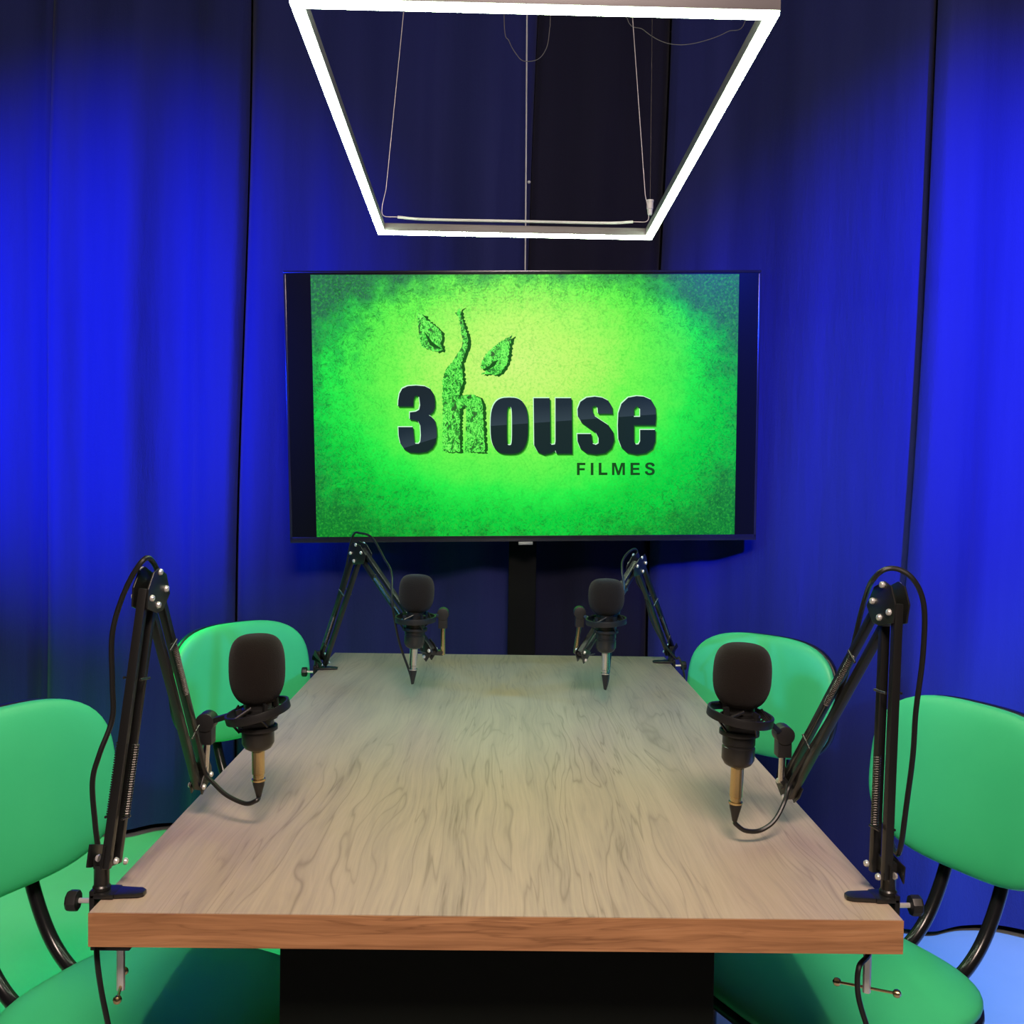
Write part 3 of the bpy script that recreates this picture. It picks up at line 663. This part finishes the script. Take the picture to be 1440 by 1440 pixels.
def microphone(root_lab, arm, info, ftop, fbot, btop, bbot, conn, boot, y, fw, tilt_dir, ringy, ring_tilt):
    s = F/(y*math.cos(pit))
    T0 = at(*ftop, y); B0 = at(*boot, y); ax = (T0-B0).normalized()
    def h(px, py):                                       # distance below the foam top along the axis
        return (T0-at(px, py, y)).dot(ax)
    mic = tag(empty('microphone', B0), root_lab, 'microphone', 'black foam-covered studio microphones')
    f0, f1 = h(*fbot), 0.0; R = fw/2/s; o = T0; dn = -ax
    prof = []; Hh = h(*fbot)
    for k in range(25):
        a = PI*k/24; c, sn = math.cos(a), math.sin(a)
        r = R*abs(sn)**.52; z = Hh/2*(1-math.copysign(abs(c)**.72, c))
        if c < 0: r *= 1-.13*abs(c)**1.4
        prof.append((r, z))
    MB().lathe(prof, o, dn, 40).build('foam_windscreen', 'foam', mic, angle=80)
    rb = .0215; hb = h(*bbot); hn = Hh-.012
    MB().lathe([(.0185, hn), (.0185, Hh+.004), (rb, Hh+.006), (rb, hb-.030), (rb-.0012, hb-.029), (rb-.0012, hb-.027), (rb, hb-.026), (rb, hb-.010), (rb-.004, hb-.003), (rb-.009, hb), (.004, hb+.001)], o, dn, 36).build('microphone_body', 'black_metal', mic, angle=30)
    hc = h(*conn)
    MB().lathe([(.0085, hb), (.0088, hb+.002), (.0085, hb+.004), (.0085, hc-.010), (.0074, hc-.009), (.0074, hc-.003), (.0092, hc-.003), (.0094, hc-.001), (.0090, hc)], o, dn, 24).build('connector', 'silver' if y > 1.6 else 'brass', mic, angle=30)
    hbt = (T0-B0).length
    MB().lathe([(.0082, hc), (.0080, hc+.004), (.0055, hbt*.55+hc*.45), (.0034, hbt-.002), (.002, hbt)], o, dn, 18).build('cable_boot', 'rubber', mic, angle=50)
    # shock mount belongs to the arm
    C = at(*ringy, y); Rg = .042
    C = T0+dn*(T0-C).dot(ax)
    ta = (ax+V((-tilt_dir*ring_tilt, -.06, 0))).normalized()
    sm = MB().band(C, ta, Rg, .0035, .0115, 44)
    K = info['K']; k1 = C+(K-C).normalized()*Rg
    k1 = C+((K-C)-ta*(K-C).dot(ta)).normalized()*Rg
    sm.bar(k1, K+Z*.012, .011, .007, V((0, 1, 0)))
    sm = sm.build('shock_mount', 'black_plastic', arm, bevel=.001)
    MB().box(K, (.019, .022, .034)).lathe([(.013, -.013), (.013, .013)], K+Z*.014, (0, 1, 0), 20).build('swivel_joint', 'black_plastic', arm, bevel=.0015)
    inner = MB().band(C-ax*.004, ax, rb+.0035, .003, .010, 36).band(C-ax*.022, ax, rb+.0032, .003, .006, 36)
    for q in range(4):
        a = q*PI/2+.6; x, yv, _ = frame(ta); e = (x*math.cos(a)+yv*math.sin(a))
        inner.bar(C+e*(rb+.003)-ax*.006, C+e*(rb+.006)+ax*.012, .008, .004, e)
    inner.build('inner_ring', 'black_plastic', sm, bevel=.0006)
    cd_ = MB()
    for q in range(8):
        a = q*PI/4+.2; x, yv, _ = frame(ta); e0 = x*math.cos(a)+yv*math.sin(a); e1 = x*math.cos(a+.5)+yv*math.sin(a+.5)
        hgt = .016 if q % 2 else -.024
        cd_.tube([C+e0*Rg+ta*.004, C+e1*(rb+.006)+ax*hgt*.8], .0016, 6)
    cd_.build('elastic_cord', 'rubber', sm)
    return B0

def cable(pts, lab, r=.0031, mat='rubber'):
    root = tag(empty('microphone_cable', pts[0]), lab, 'cable', 'microphone cables')
    MB().tube(spline(pts, 7), r, 9).build('cord', mat, root)
    return root

# near left
a1, i1 = boom(-1, (160, 1256), (157, 1212), (211, 818), (282, 1095), 1.16, 1.37, (291, 1028), ((293, 1050), (288, 1085)), 'black boom arm clamped at the near left corner of the table', False)
b1 = microphone('brown-black foam microphone on the near left boom arm', a1, i1, (361, 892), (361, 990), 0, (363, 1054), (364, 1098), (364, 1122), 1.335, 78, 1, (361, 1000), .24)
# near right
a2, i2 = boom(1, (1238, 1262), (1238, 1226), (1254, 838), (1108, 1108), 1.15, 1.36, (1101, 1046), ((1101, 1062), (1099, 1096)), 'black boom arm clamped at the near right corner of the table', True)
b2 = microphone('brown-black foam microphone on the near right boom arm', a2, i2, (1046, 905), (1042, 995), 0, (1036, 1077), (1032, 1130), (1033, 1156), 1.30, 82, -1, (1040, 1006), .12)
# far left
a3, i3 = boom(-1, (461, 940), (454, 928), (505, 773), (604, 917), 2.30, 2.14, (623, 872), ((621, 888), (623, 918)), 'black boom arm clamped at the far left corner of the table', True)
b3 = microphone('grey-black foam microphone on the far left boom arm, below the television', a3, i3, (587, 808), (584, 861), 0, (582, 911), (580, 942), (580, 962), 2.10, 50, 1, (584, 870), .05)
# far right
a4, i4 = boom(1, (934, 931), (942, 914), (897, 790), (818, 920), 2.28, 2.14, (815, 870), ((812, 888), (809, 916)), 'black boom arm clamped at the far right corner of the table', True)
b4 = microphone('grey-black foam microphone on the far right boom arm, below the television', a4, i4, (853, 814), (852, 865), 0, (851, 917), (851, 948), (851, 970), 2.10, 51, -1, (852, 873), -.05)

cable([b1, at(360, 1126, 1.33), at(345, 1130, 1.335), at(320, 1119, 1.34), at(302, 1103, 1.345), at(288, 1085, 1.35), at(277, 1040, 1.33), at(262, 985, 1.30), at(240, 900, 1.25), at(226, 820, 1.20), at(214, 789, 1.16), at(200, 789, 1.14), at(176, 830, 1.14), at(158, 890, 1.15), at(158, 960, 1.15), at(158, 1010, 1.15), at(140, 1060, 1.14), at(130, 1100, 1.14), at(134, 1160, 1.14), at(139, 1210, 1.14), at(137, 1290, 1.13), at(136, 1340, 1.11), at(142, 1390, 1.11), at(154, 1450, 1.11)],
      'black cable of the near left microphone, looping over the elbow of its arm')
cable([b2, at(1036, 1160, 1.30), at(1048, 1168, 1.30), at(1068, 1168, 1.305), at(1088, 1155, 1.31), at(1102, 1130, 1.32), at(1112, 1100, 1.335), at(1135, 1060, 1.31), at(1180, 980, 1.26), at(1214, 850, 1.21), at(1230, 812, 1.15), at(1254, 799, 1.14), at(1282, 812, 1.13), at(1299, 850, 1.13), at(1298, 920, 1.13), at(1288, 1000, 1.13), at(1284, 1060, 1.13), at(1275, 1130, 1.13), at(1264, 1200, 1.13), V((.472, 1.185, .80)), V((.470, 1.20, .72)), V((.455, 1.20, .69)), at(1222, 1340, 1.13), at(1208, 1360, 1.10), at(1207, 1400, 1.10), at(1221, 1450, 1.10)],
      'black cable of the near right microphone, arching over the elbow of its arm')
cable([b3, at(576, 945, 2.10), at(562, 905, 2.10), at(554, 866, 2.09), at(551, 840, 2.10), at(550, 805, 2.15), at(540, 785, 2.2), at(524, 757, 2.26), at(508, 750, 2.29), at(496, 754, 2.32), at(486, 800, 2.36), at(472, 850, 2.42), at(462, 890, 2.46), at(450, 925, 2.50), at(440, 966, 2.46), at(441, 985, 2.46)],
      'black cable of the far left microphone, draped along its arm to the mouthpiece', .0026)
cable([b4, at(855, 955, 2.11), at(858, 925, 2.13), at(866, 880, 2.15), at(877, 832, 2.18), at(875, 805, 2.2), at(876, 788, 2.23), at(886, 775, 2.26), at(896, 776, 2.30), at(895, 815, 2.36), at(906, 835, 2.38), at(915, 870, 2.42), at(930, 900, 2.46), at(950, 925, 2.50), V((.452, 2.49, .785)), V((.464, 2.485, .745)), V((.464, 2.48, .70))],
      'black cable of the far right microphone, looped at the top of its arm', .0026)

# ------------------------------------------------------------------ lights
def look(o, p, t): o.location = p; o.rotation_euler = (V(t)-V(p)).to_track_quat('-Z', 'Y').to_euler()
def spot(name, p, t_, col, W, ang, blend=.8, r=.06):
    l = bpy.data.lights.new(name, 'SPOT'); l.energy = W; l.color = col; l.spot_size = math.radians(ang); l.spot_blend = blend; l.shadow_soft_size = r
    o = bpy.data.objects.new(name, l); COL.objects.link(o); look(o, p, t_); return o
def area(name, p, t_, col, W, sx, sy):
    l = bpy.data.lights.new(name, 'AREA'); l.shape = 'RECTANGLE'; l.size = sx; l.size_y = sy; l.energy = W; l.color = col
    o = bpy.data.objects.new(name, l); COL.objects.link(o); look(o, p, t_); return o
spot('blue_wash_left', (-2.1, .8, 1.5), (-1.36, 3.36, 1.62), (.0, .03, 1.0), 1300, 45, 1.0)
spot('blue_wash_right', (1.05, .1, 2.3), (1.42, 2.78, 1.55), (.0, .03, 1.0), 1350, 42, 1.0)
spot('green_floor_left', (-1.75, 2.4, 2.8), (-1.45, 2.4, .0), (.0, 1.0, .20), 400, 50, .5)
spot('blue_floor_right', (1.9, 1.3, 2.6), (1.75, 2.2, 0), (.10, .30, 1.0), 900, 52, .9)
spot('cyan_cross_left', (-2.3, .9, 2.3), (.6, 2.5, .72), (.05, .45, 1.0), 130, 30, 1.0)
spot('cyan_cross_right', (2.3, .9, 2.3), (-.6, 2.5, .72), (.05, .45, 1.0), 130, 30, 1.0)
area('front_ceiling_lamp', (.1, -.6, 2.8), (0, 1.3, .7), (1.0, .78, .66), 88, .8, .5)

w = bpy.data.worlds.new('world'); sc.world = w; w.use_nodes = True
w.node_tree.nodes['Background'].inputs[0].default_value = (.02, .025, .06, 1); w.node_tree.nodes['Background'].inputs[1].default_value = .2

vs_ = sc.view_settings; sc.display_settings.display_device = 'sRGB'
vs_.view_transform = 'Standard'; vs_.look = 'None'; vs_.exposure = 0; vs_.gamma = 1; vs_.use_curve_mapping = False
sc.cycles.use_denoising = True; sc.cycles.max_bounces = 6; sc.cycles.sample_clamp_indirect = 6
